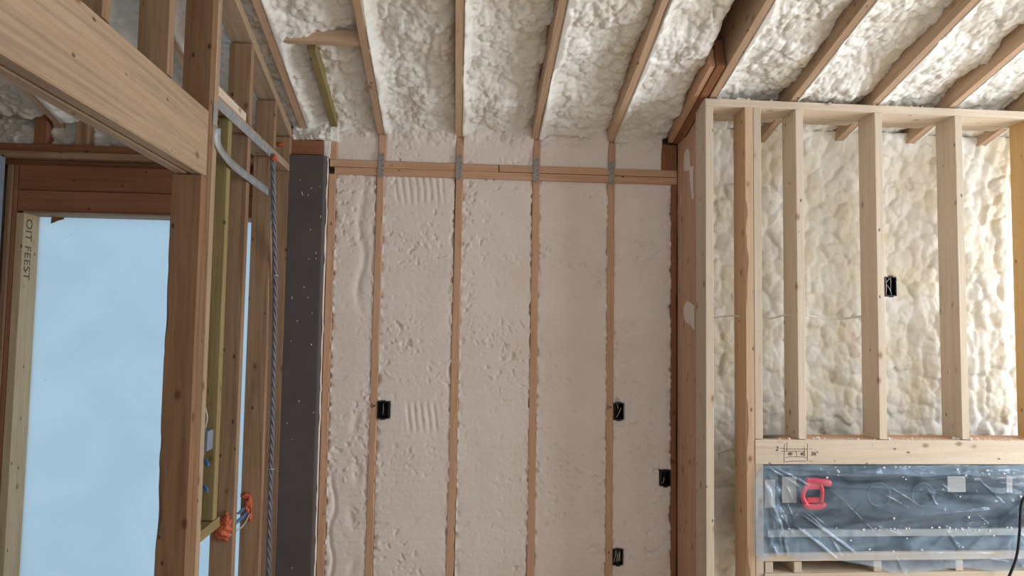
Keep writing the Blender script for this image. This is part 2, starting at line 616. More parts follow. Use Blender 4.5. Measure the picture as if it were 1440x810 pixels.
X_ = ROOM_X + 0.02
window_frame('window_2', [(X_, X_ + .06, WY0, WY0 + .05, WZ0, WZ1), (X_, X_ + .06, WY1 - .05, WY1, WZ0, WZ1),
                          (X_, X_ + .06, WY0 + .05, WY1 - .05, WZ0, WZ0 + .05), (X_, X_ + .06, WY0 + .05, WY1 - .05, WZ1 - .05, WZ1),
                          (X_, X_ + .06, -1.97, -1.92, WZ0 + .05, WZ1 - .05)])
Y_ = ROOM_Y - 0.08
window_frame('window_3', [(0, .05, Y_, Y_ + .06, .7, 2.5), (2.55, 2.6, Y_, Y_ + .06, .7, 2.5), (.05, 2.55, Y_, Y_ + .06, .7, .75),
                          (.05, 2.55, Y_, Y_ + .06, 2.45, 2.5), (1.275, 1.325, Y_, Y_ + .06, .75, 2.45)])

wall_far = structure(boxes('wall_side', [(-2.4, -2.3, ROOM_Y, 0.2, 0, ZT)], 'plaster'))
# bluish board wall that ends beside the plastic-covered opening
wb = structure(empty('wall_side_board', (-1.87, -1.0, 0)))
for k, (a, c) in enumerate(((-3.4, -1.22), (-1.215, -0.02))):
    boxes('wall_board', [(-1.862, -1.846, a, c, 0.0, 2.43)], 'drywall', wb)
for k in range(4):
    vboard('stud', -1.952, -1.864, -0.10 - k * OC, -0.062 - k * OC, 0, 2.42, 'fir', wb)

# ------------------------------------------------------------------ ceiling: rafters, foam between them, blocking
ceiling = structure(empty('ceiling', (1.0, -2.0, zr(-2.0))))
T = Vector((0, -math.cos(TH), math.sin(TH)))           # up the slope, towards the camera
ND = Vector((0, -math.sin(TH), -math.cos(TH)))         # down out of the ceiling
RD = 0.235
raft_x = {i: i * OC for i in range(-4, 13)}
raft_x[-1] = -0.392
raft_x[4] = 4 * OC + 0.004
raft_x[6] += 0.006
for i, x in raft_x.items():
    y0 = 0.10
    a = Vector((x, y0, zr(y0))) - ND * (RD / 2)
    bq = a + T * ((abs(ROOM_Y) + y0) / math.cos(TH))
    board('rafter', a, bq, 0.038, RD, 'rafter', ceiling, (1, 0, 0), 0.003, wane=(1, 0.012, i) if i in (2, 3) else None, segs=60 if i in (2, 3) else 1)
# sister board left of the rafter that meets the chase
a = Vector((1.583, -0.01, zr(-0.01))) - ND * 0.07
board('sister_board', a, a + T * 0.66, 0.040, 0.14, 'stud_dark', ceiling)
a = Vector((1.548, -0.01, zr(-0.01))) - ND * 0.055
board('sister_board', a, a + T * 0.645, 0.026, 0.10, 'stud', ceiling)

S_NEAR = 1.75
for i in range(-5, 12):
    xa = (raft_x[i] + 0.019) if i in raft_x else -2.29
    xb = raft_x[i + 1] - 0.019 if i != 3 else 1.534
    w = xb - xa

    def fn(u, v, w=w, i=i):
        uu = u + i * 3.7
        h = lumpy(uu, v, 40 + i, 0.92, 1.25)
        left, right = u, w - u
        h += 0.060 * np.exp(-left / 0.022) + 0.018 * np.exp(-left / 0.09)
        h -= 0.030 * np.exp(-right / 0.025) * (0.6 + 1.6 * vnoise(uu, v, 0.12, 70 + i))
        h += 0.03 * np.exp(-v / 0.05)
        return np.clip(h, -0.11, 0.062)
    base = Vector((xa, 0.0, zr(0.0))) - ND * 0.060
    if i == -1:
        # bay cut short by blocking at its lower end
        pass
    foam_patch('foam_bay', base, (1, 0, 0), T, ND, w, S_NEAR, 0.0055, fn, 'foam', ceiling, 0.06)
    base2 = base + T * S_NEAR
    foam_patch('foam_bay', base2, (1, 0, 0), T, ND, w, 4.05, 0.03, fn, 'foam', ceiling, 0.06)
# roof deck above everything
a = Vector((0, 0.2, zr(0.2))) - ND * (RD + 0.01)
b_ = a + T * 6.1
mesh_obj('roof_deck', [(-2.4, a.y, a.z), (ROOM_X + .1, a.y, a.z), (ROOM_X + .1, b_.y, b_.z), (-2.4, b_.y, b_.z),
                       (-2.4, a.y, a.z + .02), (ROOM_X + .1, a.y, a.z + .02), (ROOM_X + .1, b_.y, b_.z + .02), (-2.4, b_.y, b_.z + .02)],
         BOX_F, 'subfloor', ceiling, origin=tuple(a))
# blocking and the short greenish jack rafter in the narrow bay at the left
y = -0.66
hboard_x('blocking', raft_x[-1] + 0.019, -0.019, y - 0.019, y + 0.019, zr(y) + 0.006, zr(y) + 0.060, 'rafter', ceiling)
a = Vector((-0.232, -0.06, zr(-0.06) - 0.005)) - ND * 0.07
board('jack_rafter', a, a + T * 0.60, 0.036, 0.14, 'treated', ceiling)

# ------------------------------------------------------------------ back wall
BOXES = [(0.019, 0.080, 1.146, 1.234), (1.246, 1.302, 1.146, 1.234), (1.497, 1.554, 0.803, 0.884), (1.246, 1.302, 0.400, 0.480)]
wall_back = structure(empty('wall_back', (0.65, 0.0, 0.0)))
ZP0, ZP1, ZP2 = 2.404, 2.442, 2.480
studs = [(-0.262, -0.224), (-0.019, 0.019), (OC - 0.016, OC + 0.024), (2 * OC - 0.012, 2 * OC + 0.026), (3 * OC - 0.012, 3 * OC + 0.026), (1.553, 1.585)]
lean = [0.0, -0.004, -0.006, -0.002, 0.002, 0.0]
for k, (x0, x1) in enumerate(studs):
    xm = (x0 + x1) / 2
    board('stud', (xm - lean[k] * -1, 0.07, 0.04), (xm - lean[k], 0.07, ZP0), x1 - x0, 0.14, 'stud_dark' if k == 5 else 'stud', wall_back, (1, 0, 0), 0.003,
          wane=(1, 0.006, k + 2.0), segs=70)
hboard_x('top_plate', -0.232, 1.584, -0.004, 0.136, ZP0, ZP1 - 0.001, 'stud', wall_back, segs=50, wane=(0, 0.005, 3.3))
hboard_x('top_plate', -0.256, 0.62, -0.006, 0.134, ZP1 + 0.001, ZP2, 'stud', wall_back, segs=40, wane=(1, 0.005, 1.3), dz=-0.003)
hboard_x('top_plate', 0.625, 1.583, -0.006, 0.134, ZP1 + 0.001, ZP2, 'stud', wall_back, segs=40, wane=(1, 0.006, 4.3))
hboard_x('bottom_plate', -0.44, 1.584, 0.0, 0.14, 0.0, 0.038, 'stud', wall_back)

for k in range(5):
    xa, xb = studs[k][1] - 0.001, studs[k + 1][0] + 0.001
    w = xb - xa

    def fn(u, v, w=w, k=k, XA=xa):
        h = trimmed(u + k * 2.3, v, 200 + 7 * k)
        e = np.minimum(u, w - u)
        pit = np.clip(vnoise(u + k, v, 0.024, 300 + k) * 2.4 - 0.10, 0, 1)
        h -= 0.020 * pit * np.exp(-e / 0.010)
        h += 0.009 * np.exp(-e / 0.008) * vnoise(u + k, v, 0.018, 330 + k) * 2
        for (bx0, bx1, bz0, bz1) in BOXES:
            ub, vb = u + XA, v + 0.04
            h = np.where((ub > bx0) & (ub < bx1) & (vb > bz0) & (vb < bz1), -0.085, h)
        top = np.clip(1 - (2.36 - v) / 0.05, 0, 1)
        h -= 0.004 * top
        if k == 1:
            for (u0, u1, v0, v1, n_) in ((0.05, 0.33, 2.20, 2.38, 8), (0.13, 0.33, 1.02, 1.20, 6)):
                win = np.clip((v - v0) / 0.05, 0, 1) * np.clip((v1 - v) / 0.03, 0, 1) * np.clip((u - u0) / 0.02, 0, 1) * np.clip((u1 - u) / 0.02, 0, 1)
                ph = (u + 0.12 * (v - v0)) / (u1 - u0) * n_ * 2 * math.pi
                h -= 0.0050 * win * (0.5 + 0.5 * np.sin(ph + 2 * vnoise(u, v, 0.1, 9))) ** 1.5
        if k == 0:
            d = np.abs(u - 0.035 - 0.012 * np.sin(v * 21) - 0.02 * vnoise(u, v, .07, 5))
            h -= 0.012 * np.exp(-(d / 0.011) ** 2) * np.clip((0.85 - v) / 0.1, 0, 1)
            d = np.abs(u - 0.14 - 0.015 * np.sin(v * 17))
            h -= 0.008 * np.exp(-(d / 0.02) ** 2) * np.clip(vnoise(u, v, .12, 66) * 3, 0, 1)
        return np.clip(h, -0.085, 0.007)
    foam_patch('foam_panel', (xa, 0.004, 0.04), (1, 0, 0), (0, 0, 1), (0, -1, 0), w, ZP0 - 0.04, 0.005, fn, 'foam_trim', wall_back, 0.03)

# strip of foam over the plates, between the rafter heels
heels = [(-0.258, -0.222), (-0.010, 0.030), (OC - 0.012, OC + 0.026), (2 * OC - 0.008, 2 * OC + 0.028), (3 * OC - 0.010, 3 * OC + 0.028), (1.500, 1.584)]
for k, (x0, x1) in enumerate(heels):
    vboard('heel_block', x0, x1, -0.004, 0.10, ZP2 + 0.001, Z0 - 0.003 if k else 2.575, 'stud_dark' if k == 5 else 'stud', wall_back, chamfer=0.003)
for k in range(5):
    xa, xb = heels[k][1], heels[k + 1][0]

    def fn(u, v, k=k, w=xb - xa):
        t = np.clip((v - 0.075 - 0.03 * vnoise(u + k, v, .1, 17)) / 0.06, 0, 1)
        return trimmed(u + k * 1.9, v, 400 + k) * (1 - t) + t * (0.6 * lumpy(u + k * 2, v, 420 + k, 0.7, 1.4) + 0.004)
    foam_patch('foam_strip', (xa, 0.006, ZP2 + 0.002), (1, 0, 0), (0, 0, 1), (0, -1, 0), xb - xa, 0.225, 0.005, fn, 'foam_trim', wall_back, 0.03)
# galvanised ties wrapping plate and rafter heel
for k in range(1, 5):
    xm = (heels[k][0] + heels[k][1]) / 2 - 0.002
    tie = boxes('rafter_tie', [(xm - 0.016, xm + 0.014, -0.0105, -0.0065, 2.395, 2.520)], 'tie', wall_back)
    for q in range(4):
        bm = bmesh.new()
        bmesh.ops.create_uvsphere(bm, u_segments=8, v_segments=4, radius=0.0042)
        me = bpy.data.meshes.new('nail_head')
        bm.to_mesh(me)
        bm.free()
        me.materials.append(MAT['steel'])
        o = bpy.data.objects.new('nail_head', me)
        o.location = (0.008 * (-1) ** q, -0.003, 0.02 + q * 0.029)
        link(o, tie)
# corner pieces over the grey duct
hboard_x('corner_block', -0.452, -0.292, -0.02, 0.05, 2.497, 2.572, 'stud_dark', wall_back)


def fn_corner(u, v):
    return lumpy(u, v, 611, 0.6, 1.6) * 1.1 + 0.012


foam_patch('foam_corner', (-0.448, 0.0, 2.575), (1, 0, 0), (0, 0, 1), (0, -1, 0), 0.20, 0.16, 0.005, fn_corner, 'foam', wall_back, 0.04)
foam_patch('foam_corner', (-0.262, -0.003, 2.574), (1, 0, 0), (0, 0, 1), (0, -1, 0), 0.045, 0.11, 0.004,
           lambda u, v: 0.3 * lumpy(u, v, 655, 0.5, 1.5) + 0.006, 'foam', wall_back, 0.03)
foam_patch('foam_corner', (-0.290, 0.0, 2.484), (1, 0, 0), (0, 0, 1), (0, -1, 0), 0.034, 0.16, 0.004,
           lambda u, v: 0.25 * lumpy(u, v, 633, 0.5, 1.5) + 0.006, 'foam', wall_back, 0.03)


# lumpy foam on the wall inside the chase
def fn_chase(u, v):
    h = 0.030 * vnoise(u, v, 0.30, 509) * 2 + 0.018 * billow(u, v, 0.16, 510, 0.3) + 0.042 * billow(u, v * 0.85, 0.072, 540, 0.25) + 0.012 * billow(u, v, 0.034, 545, 0.3)
    s = np.clip((u - 1.30) / 0.15, 0, 1)
    ridge = 0.5 + 0.5 * np.sin((u + 0.07 * vnoise(u, v, .10, 77) + 0.05 * vnoise(u, v, .30, 78)) * 2 * math.pi / 0.10)
    h += s * (0.009 * ridge + 0.010 * billow(u, v * 0.5, 0.045, 560, 0.4) - 0.006)
    up_ = np.clip((v - 2.42) / 0.22, 0, 1)
    return h - 0.03 + up_ * 0.085


foam_patch('foam_wall', (1.602, 0.018, 0.04), (1, 0, 0), (0, 0, 1), (0, -1, 0), 3.55, 2.66, 0.0075, fn_chase, 'foam_wall', wall_back, 0.03)
# sheathing outside, with the tall opening left free
WX0, WX1, WH = -1.753, -0.60, 2.157
for bx in ((-2.3, WX0 - 0.038, 0.142, 0.155, 0, 2.95), (WX1 + 0.038, ROOM_X, 0.142, 0.155, 0, 2.95), (WX0 - 0.038, WX1 + 0.038, 0.142, 0.155, WH + 0.02, 2.95)):
    boxes('sheathing', [bx], 'subfloor', wall_back)

# ------------------------------------------------------------------ tall opening in the next room
win = structure(empty('window_1', (-1.2, 0.07, 0.0)))
vboard('jamb_board', WX0 - 0.038, WX0, 0.0, 0.14, 0, WH, 'pine', win, chamfer=0.002)
jamb = win.children[0]
jamb.data.materials[0] = MAT['jamb']
vboard('king_stud', WX0 - 0.0625, WX0 - 0.039, 0.002, 0.14, 0, 2.40, 'stud_dark', win)
vboard('king_stud', WX0 - 0.090, WX0 - 0.064, -0.006, 0.14, 0, 2.40, 'fir', win)
vboard('jamb_board', WX1, WX1 + 0.038, 0.0, 0.14, 0, WH, 'fir', win)
vboard('king_stud', WX1 + 0.039, WX1 + 0.077, 0.0, 0.14, 0, 2.40, 'fir', win)
hboard_x('header_board', WX0 - 0.035, WX1 + 0.03, 0.0, 0.04, 2.277, 2.404, 'stud_dark', win, chamfer=0.004)
hboard_x('header_board', WX0 - 0.035, WX1 + 0.03, 0.002, 0.04, 2.168, 2.275, 'stud_dark', win, chamfer=0.004)
hboard_x('header_board', WX0 - 0.0, WX1 + 0.0, 0.05, 0.139, 2.168, 2.404, 'stud_dark', win, chamfer=0.004)
hboard_x('header_sill', WX0 + 0.0, WX1, -0.012, 0.13, WH, 2.167, 'fir', win, chamfer=0.002)
hboard_x('top_plate', -2.28, -0.545, -0.03, 0.13, 2.434, 2.466, 'fir', win)
hboard_x('top_plate', -2.28, -0.545, -0.012, 0.13, 2.468, 2.508, 'stud_dark', win)
hboard_x('filler_board', -2.28, -0.545, 0.03, 0.13, 2.405, 2.433, 'stud_dark', win)
for k, x in enumerate((-2.0, -1.70, -1.50, -1.17, -0.88)):
    vboard('heel_block', x - 0.03, x + 0.03, 0.0, 0.09, 2.509, 2.70, 'stud_dark' if k % 2 else 'fir', win)
for k, (xa, xb) in enumerate(((-1.97, -1.73), (-1.67, -1.53), (-1.47, -1.20), (-1.14, -0.91), (-0.85, -0.56))):
    foam_patch('foam_lump', (xa, 0.07, 2.512), (1, 0, 0), (0, 0, 1), (0, -1, 0), xb - xa, 0.30, 0.006,
               lambda u, v, k=k: 1.7 * lumpy(u + k * 3, v, 710 + k, 0.75, 0.8) + 0.01, 'foam', win, 0.04)


def text_part(name, body, size, matrix, parent, mat='ink', shear=0.0):
    """printed lettering as a thin mesh; matrix in world space, parent = an unrotated Empty"""
    cu = bpy.data.curves.new(name, 'FONT')
    cu.body, cu.size, cu.extrude, cu.shear = body, size, 0.0003, shear
    tmp = bpy.data.objects.new(name + '_tmp', cu)
    COL.objects.link(tmp)
    me = bpy.data.meshes.new_from_object(tmp.evaluated_get(bpy.context.evaluated_depsgraph_get()))
    bpy.data.objects.remove(tmp)
    me.name = name
    me.materials.clear()
    me.materials.append(MAT[mat])
    o = bpy.data.objects.new(name, me)
    link(o, parent)
    o.matrix_basis = Matrix.Translation(-parent.location) @ matrix
    return o


# stamp printed on the jamb, reading downwards
mt = Matrix(((0, 0, 1, WX0 + 0.0006), (0, 1, 0, 0.020), (-1, 0, 0, 2.135), (0, 0, 0, 1)))
text_part('lumber_stamp', 'OIT FEEST', 0.070, mt, win, 'stamp')

# sheet over the opening
xs = np.linspace(WX0 - 0.03, WX1 + 0.03, 130)
zs = np.linspace(0.0, WH + 0.012, 230)
gx, gz = np.meshgrid(xs, zs)
hy = 0.010 * vnoise(gx + 9, gz, 0.5, 81) + 0.004 * vnoise(gx + 9, gz, 0.16, 82)
for (x0, z0, dx, dz, amp, wd) in ((-1.62, 1.35, 0.5, 0.85, 0.005, 0.010), (-1.6, 0.95, 0.55, 0.8, 0.004, 0.012), (-1.25, 0.75, 0.40, -0.9, 0.006, 0.010),
                                  (-1.7, 0.62, 1.0, -0.05, 0.004, 0.010), (-1.55, 0.5, 0.3, -0.95, 0.004, 0.012), (-1.65, 1.12, 1.0, 0.02, 0.003, 0.008)):
    n_ = math.hypot(dx, dz)
    dist = ((gx - x0) * dz - (gz - z0) * dx) / n_
    along = ((gx - x0) * dx + (gz - z0) * dz) / n_
    hy = hy - 2.2 * amp * np.exp(-(dist / wd) ** 2) * np.clip(along / 0.1 + 0.3, 0, 1) * np.clip((0.8 - along) / 0.3, 0, 1)
P = np.stack([gx, 0.1300 - np.clip(hy, -0.02, 0.02) * 0.5 - 0.004, gz], -1).reshape(-1, 3)
ii = np.arange(P.shape[0]).reshape(gx.shape)
F = np.stack([ii[:-1, :-1], ii[:-1, 1:], ii[1:, 1:], ii[1:, :-1]], -1).reshape(-1, 4)
sheet = mesh_obj('plastic_sheet', P, F, 'sheet', None, True, (-1.18, 0.1375, 0.0))
tag(sheet, 'white translucent plastic sheet closing the tall opening, glowing with daylight', 'plastic sheet')
fl = mesh_obj('torn_flap', [(-1.69, 0.118, 2.156), (-1.63, 0.118, 2.156), (-1.625, 0.116, 2.148), (-1.655, 0.112, 2.138), (-1.672, 0.11, 2.128), (-1.688, 0.11, 2.122),
                            (-1.69, 0.120, 2.156), (-1.63, 0.120, 2.156), (-1.625, 0.118, 2.148), (-1.655, 0.114, 2.138), (-1.672, 0.112, 2.128), (-1.688, 0.112, 2.122)],
              [(0, 1, 2, 3, 4, 5), (11, 10, 9, 8, 7, 6)] + [(k, k + 6, (k + 1) % 6 + 6, (k + 1) % 6) for k in range(6)], 'stud_dark', sheet, origin=(-1.69, 0.118, 2.156))

# ------------------------------------------------------------------ partition on the left (runs towards the camera)
wall_left = structure(empty('wall_left', (-0.495, -1.2, 0.0)))


def lstud(yf, z0, z1, mat='fir', x0=XL0, x1=XL1, th=0.038, name='stud', **kw):
    return vboard(name, x0, x1, yf, yf + th, z0, z1, mat, wall_left, **kw)


def zplate(y):
    return zr(y) - 0.050


PZ0, PZ1 = 2.398, 2.436
for yf in (-0.052, -0.352, -0.735):
    lstud(yf, 0.038, PZ0, 'fir')
    lstud(yf, PZ1 + 0.002, zplate(yf) - 0.012, 'fir')
# treated stud on its block
lstud(-0.968, 0.90, PZ0, 'treated', XL0 - 0.01, XL1 - 0.002)
hboard_y('support_block', XL0 + 0.0, XL1, -1.095, -0.90, 0.858, 0.896, 'treated', wall_left)
# post: jack stud under the beam, full-height studs behind it
lstud(-1.222, 0.038, 2.118, 'fir_dark', XL0 - 0.008, XL1, 0.040, 'jack_stud', wane=(0, 0.016, 5.0), segs=80)
lstud(-1.180, 0.038, zplate(-1.18) - 0.014, 'fir_dark', XL0 - 0.004, XL1, 0.042, 'king_stud')
lstud(-1.136, 0.038, zplate(-1.136) - 0.014, 'beam', XL0, XL1 + 0.002, 0.038, 'king_stud')
# horizontal plate, galvanised edge strap
hboard_y('plate', XL0, XL1, -1.095, -0.03, PZ0 + 0.002, PZ1, 'beam', wall_left)
hboard_y('plate', XL0, XL1, -1.095, -0.775, PZ1 + 0.001, PZ1 + 0.036, 'pine', wall_left)
boxes('edge_strap', [(XL1 + 0.0005, XL1 + 0.003, -1.10, -0.37, 2.384, 2.424)], 'steel', wall_left)
# the big two-ply beam over the wide opening
hboard_y('beam_ply', XL1 - 0.041, XL1, -4.4, -1.183, 2.122, 2.352, 'beam', wall_left, chamfer=0.004)
hboard_y('beam_ply', XL0, XL1 - 0.050, -4.4, -1.183, 2.122, 2.352, 'beam', wall_left, chamfer=0.004)
hboard_y('beam_gap_shade', XL1 - 0.049, XL1 - 0.042, -4.4, -1.190, 2.128, 2.346, 'gap', wall_left)  # dark strip put in for the shaded gap between the plies
# cripple studs over the beam
for yf, mt_ in ((-1.525, 'fir'), (-1.90, 'fir'), (-2.30, 'fir'), (-2.70, 'fir')):
    lstud(yf, 2.354, zplate(yf) - 0.014, mt_)
# sloped top plate under the rafters
a = Vector((-0.495, 0.0, zr(0.0) - 0.026))
board('top_plate', a, a + T * 5.4, 0.090, 0.042, 'beam', wall_left, (1, 0, 0), 0.003)
hboard_y('bottom_plate', XL0, XL1, -1.18, 0.0, 0.0, 0.037, 'fir', wall_left)

# loose curved strap hanging from the post
pts = [on(303, 180, 0, -0.446), on(304, 192, 0, -0.443), on(309, 208, 0, -0.440), on(321, 225, 0, -0.438), on(336, 239, 0, -0.438), on(356, 254, 0, -0.440), on(379, 271, 0, -0.445)]
pp = smooth_path(pts, 8)
v, f = [], []
for i, p in enumerate(pp):
    t = pp[min(i + 1, len(pp) - 1)] - pp[max(i - 1, 0)]
    t.normalize()
    k = i / (len(pp) - 1)
    n_ = Vector((0.45 + 0.9 * min(1, k * 2.2), -0.9 * (1 - min(1, k * 2.2)), 0.0)).normalized()
    n_ = (n_ - t * n_.dot(t)).normalized()
    wv = t.cross(n_).normalized() * 0.0175
    for sx in (-1, 1):
        for sn in (-1, 1):
            v.append(p + wv * sx + n_ * (0.0011 * sn))
for i in range(len(pp) - 1):
    k = i * 4
    for a_, b2 in ((0, 1), (1, 3), (3, 2), (2, 0)):
        f.append((k + a_, k + b2, k + 4 + b2, k + 4 + a_))
f += [(0, 2, 3, 1), (len(v) - 4, len(v) - 3, len(v) - 1, len(v) - 2)]
strap = mesh_obj('steel_strap', v, f, 'steel', None, True, pts[0])
tag(strap, 'loose curved galvanised strap sagging across the left-hand studs below the straight edge strap', 'metal strap')
boxes('strap_end', [(-0.4485, -0.445, -1.150, -1.118, 2.315, 2.392)], 'steel', strap)

# ------------------------------------------------------------------ grey duct in the corner
vx0, vx1, yd0 = -0.449, -0.266, -0.052
v, f = [], []
prof = [(vx0, -0.003), (vx0, yd0)] + [(vx1 - 0.018 + 0.018 * math.sin(a), yd0 + 0.018 - 0.018 * math.cos(a)) for a in np.linspace(0, math.pi / 2, 7)] + [(vx1, -0.003)]
for z in (0.02, 2.486):
    v += [(x, y_, z) for x, y_ in prof]
n_ = len(prof)
f = [(k, (k + 1) % n_, (k + 1) % n_ + n_, k + n_) for k in range(n_)] + [tuple(reversed(range(n_))), tuple(range(n_, 2 * n_))]
duct = mesh_obj('air_duct', v, f, 'duct', None, False, (-0.36, 0.03, 0.02))
tag(duct, 'tall dark grey sheet metal duct standing in the left corner beside the foam wall', 'duct')
sv, sf = [], []
for k in range(24):
    x, z = RNG.uniform(vx0 + .03, vx1 - .02), 0.35 + 2.1 * RNG.random() ** 0.6
    w_, hgt = RNG.uniform(.0008, .0018), RNG.uniform(.003, .012)
    q = len(sv)
    sv += box_verts(x - w_, x + w_, yd0 - 0.003, yd0 - 0.0002, z - hgt, z)
    sf += [tuple(i + q for i in fc) for fc in BOX_F]
sp = mesh_obj('foam_specks', sv, sf, 'foam', duct, origin=(vx0, yd0, 0.4))
sp['kind'] = 'stuff'
foam_patch('foam_edge', (vx1 + 0.0005, -0.033, 0.05), (0, 1, 0), (0, 0, 1), (1, 0, 0), 0.032, 2.43, 0.006,
           lambda u, v: 0.0015 + 0.004 * np.clip(vnoise(u, v, .05, 901) * 2, 0, 1), 'foam_trim', duct, 0.002)

# ------------------------------------------------------------------ twisted power cable with clips
cab_pts = [on(383, 216, 0, -0.425), on(384, 240, 0, -0.425), on(385, 300, 0, -0.425), on(387, 400, 0, -0.425), on(384, 560, 0, -0.425), on(380, 700, 0, -0.425), on(377, 830, 0, -0.425), on(376, 930, 0, -0.425)]
cab = smooth_path(cab_pts, 40)
cable = empty('twisted_cable', tuple(cab[-1]))
tag(cable, 'grey twisted power cable running down the stud beside the duct', 'cable')
acc = 0.0
arc = [0.0]
for i in range(1, len(cab)):
    acc += (cab[i] - cab[i - 1]).length
    arc.append(acc)
for s in range(3):
    sp_ = [c + Vector((math.cos(a * 2 * math.pi / 0.13 + s * 2.094), math.sin(a * 2 * math.pi / 0.13 + s * 2.094), 0)) * 0.0058 for c, a in zip(cab, arc)]
    sweep('strand', sp_, 0.0062, 'strand', cable, 8)
for zc in (0.95, 1.84):
    c = min(cab, key=lambda q: abs(q.z - zc))
    ring = [c + Vector((math.cos(a) * 0.0145, math.sin(a) * 0.0145, 0)) for a in np.linspace(0, 2 * math.pi, 20, endpoint=False)]
    sweep('clip', ring, 0.0028, 'steel', cable, 6, closed=True)

# ------------------------------------------------------------------ orange sealant and blue cables in the lower studs


def blob(name, loc, r, mat, seed, parent=None):
    bm = bmesh.new()
    bmesh.ops.create_icosphere(bm, subdivisions=4, radius=1.0)
    for vv in bm.verts:
        d = vv.co.normalized()
        k = 1 + 0.22 * math.sin(5.1 * d.x + seed) * math.sin(4.3 * d.z + 2 * seed) + 0.16 * math.sin(11 * d.z + seed * 3 + 4 * d.x) + 0.08 * math.sin(19 * d.x - 13 * d.y + seed)
        vv.co = Vector((d.x * r[0], d.y * r[1], d.z * r[2])) * k
    me = bpy.data.meshes.new(name)
    bm.to_mesh(me)
    bm.free()
    me.materials.append(MAT[mat])
    me.polygons.foreach_set('use_smooth', [True] * len(me.polygons))
    o = bpy.data.objects.new(name, me)
    o.location = Vector(loc) - (parent.location if parent else Vector())
    return link(o, parent)


c1 = on(313, 745, 1, -0.742)
c2 = on(349, 712, 1, -0.360)
s1 = blob('sealant_lump', c1, (0.033, 0.016, 0.044), 'orange', 1.3)
tag(s1, 'orange fire sealant lump on the stud next to the greenish treated stud', 'sealant')
blob('sealant_drip', c1 + Vector((0.016, -0.006, 0.042)), (0.010, 0.010, 0.030), 'orange', 2.2, s1)
s2 = blob('sealant_lump', c2, (0.016, 0.013, 0.050), 'orange', 3.7)
tag(s2, 'orange fire sealant drip on the stud behind the twisted cable', 'sealant')
blob('sealant_drip', c2 + Vector((-0.012, -0.004, 0.050)), (0.022, 0.011, 0.013), 'orange', 4.4, s2)
blob('sealant_drip', c2 + Vector((0.012, -0.004, -0.045)), (0.008, 0.010, 0.026), 'orange', 5.1, s2)
bc = sweep('blue_cable', smooth_path([c1 + Vector((0.020, 0.0, -0.004)), c1 + Vector((0.026, 0.05, 0.006)), c1.lerp(c2, .5) + Vector((0.012, 0, -0.012)), c2 + Vector((-0.002, -0.03, -0.03)), c2 + Vector((0.002, 0.0, -0.012))], 8), 0.0095, 'blue', None, 8, flat=0.6)
tag(bc, 'flat blue cable crossing between two orange sealed studs', 'cable')
bc2 = sweep('blue_cable', smooth_path([c1 + Vector((0.012, -0.008, 0.018)), c1 + Vector((0.02, 0.06, 0.050)), c1.lerp(c2, .55) + Vector((0.004, 0, 0.012)), c2 + Vector((-0.014, -0.02, -0.002))], 8), 0.0075, 'blue', None, 8, flat=0.6)
tag(bc2, 'short blue cable rising between the orange sealant lumps', 'cable')
wc = sweep('white_wire', smooth_path([c1 + Vector((0.03, 0.0, -0.02)), c1.lerp(c2, .5) + Vector((0.03, 0, -0.035)), c2 + Vector((0.012, -0.02, -0.03))], 10), 0.003, 'wire', None, 6)
tag(wc, 'thin white wire curving below the flat blue cable', 'wire')
# blue-grey device box behind the treated stud
q = on(290.5, 620, 1, -1.02)
gb = empty('switch_box', (q.x, -1.02, q.z))
tag(gb, 'small blue-grey switch box hidden beside the greenish treated stud', 'electrical box')
boxes('box_body', [(q.x - .03, q.x + .006, -1.03, -0.972, q.z - .035, q.z + .035)], 'greybox', gb)
boxes('box_ear', [(q.x - .01, q.x + .0, -1.034, -1.03, q.z + .035, q.z + .047)], 'greybox', gb)
boxes('box_ear', [(q.x - .01, q.x + .0, -1.034, -1.03, q.z - .047, q.z - .035)], 'greybox', gb)
sweep('white_lead', smooth_path([(q.x - .006, -1.03, q.z + .12), (q.x + .004, -1.035, q.z + .085), (q.x - .004, -1.03, q.z + .04)], 8), 0.0025, 'wire', gb, 6)
for k, dz in enumerate((-0.075, -0.165)):
    e = sweep('blue_cable', smooth_path([(q.x - .03, -1.0, q.z + dz + .01), (q.x, -1.02, q.z + dz), (q.x + .012, -1.03, q.z + dz - .012)], 6), 0.009, 'blue', None, 8, flat=0.6)
    tag(e, ['blue cable end just under the blue-grey switch box', 'blue cable end showing above the wooden support block'][k], 'cable')
# small blue lead and orange sealant at the top of the twisted cable
p_ = on(373, 200, 1, -0.06)
sb = sweep('lead_stub', smooth_path([on(366, 195, 1, -0.07), on(372, 185, 1, -0.075), on(379, 176, 1, -0.07)], 6), 0.012, 'strand', None, 8, flat=0.6)
tag(sb, 'grey cable stub above the twisted cable near the wall corner', 'cable')
o1 = blob('sealant_lump', on(386, 222, 0, -0.41), (0.013, 0.012, 0.014), 'orange', 0.4)
tag(o1, 'small bright orange sealant dab at the top of the twisted cable', 'sealant')
o2 = blob('sealant_lump', on(395, 203, 1, -0.056), (0.024, 0.008, 0.010), 'orange', 6.1)
tag(o2, 'small pinkish orange sealant smear on the end stud by the corner block', 'sealant')

# ------------------------------------------------------------------ electrical boxes


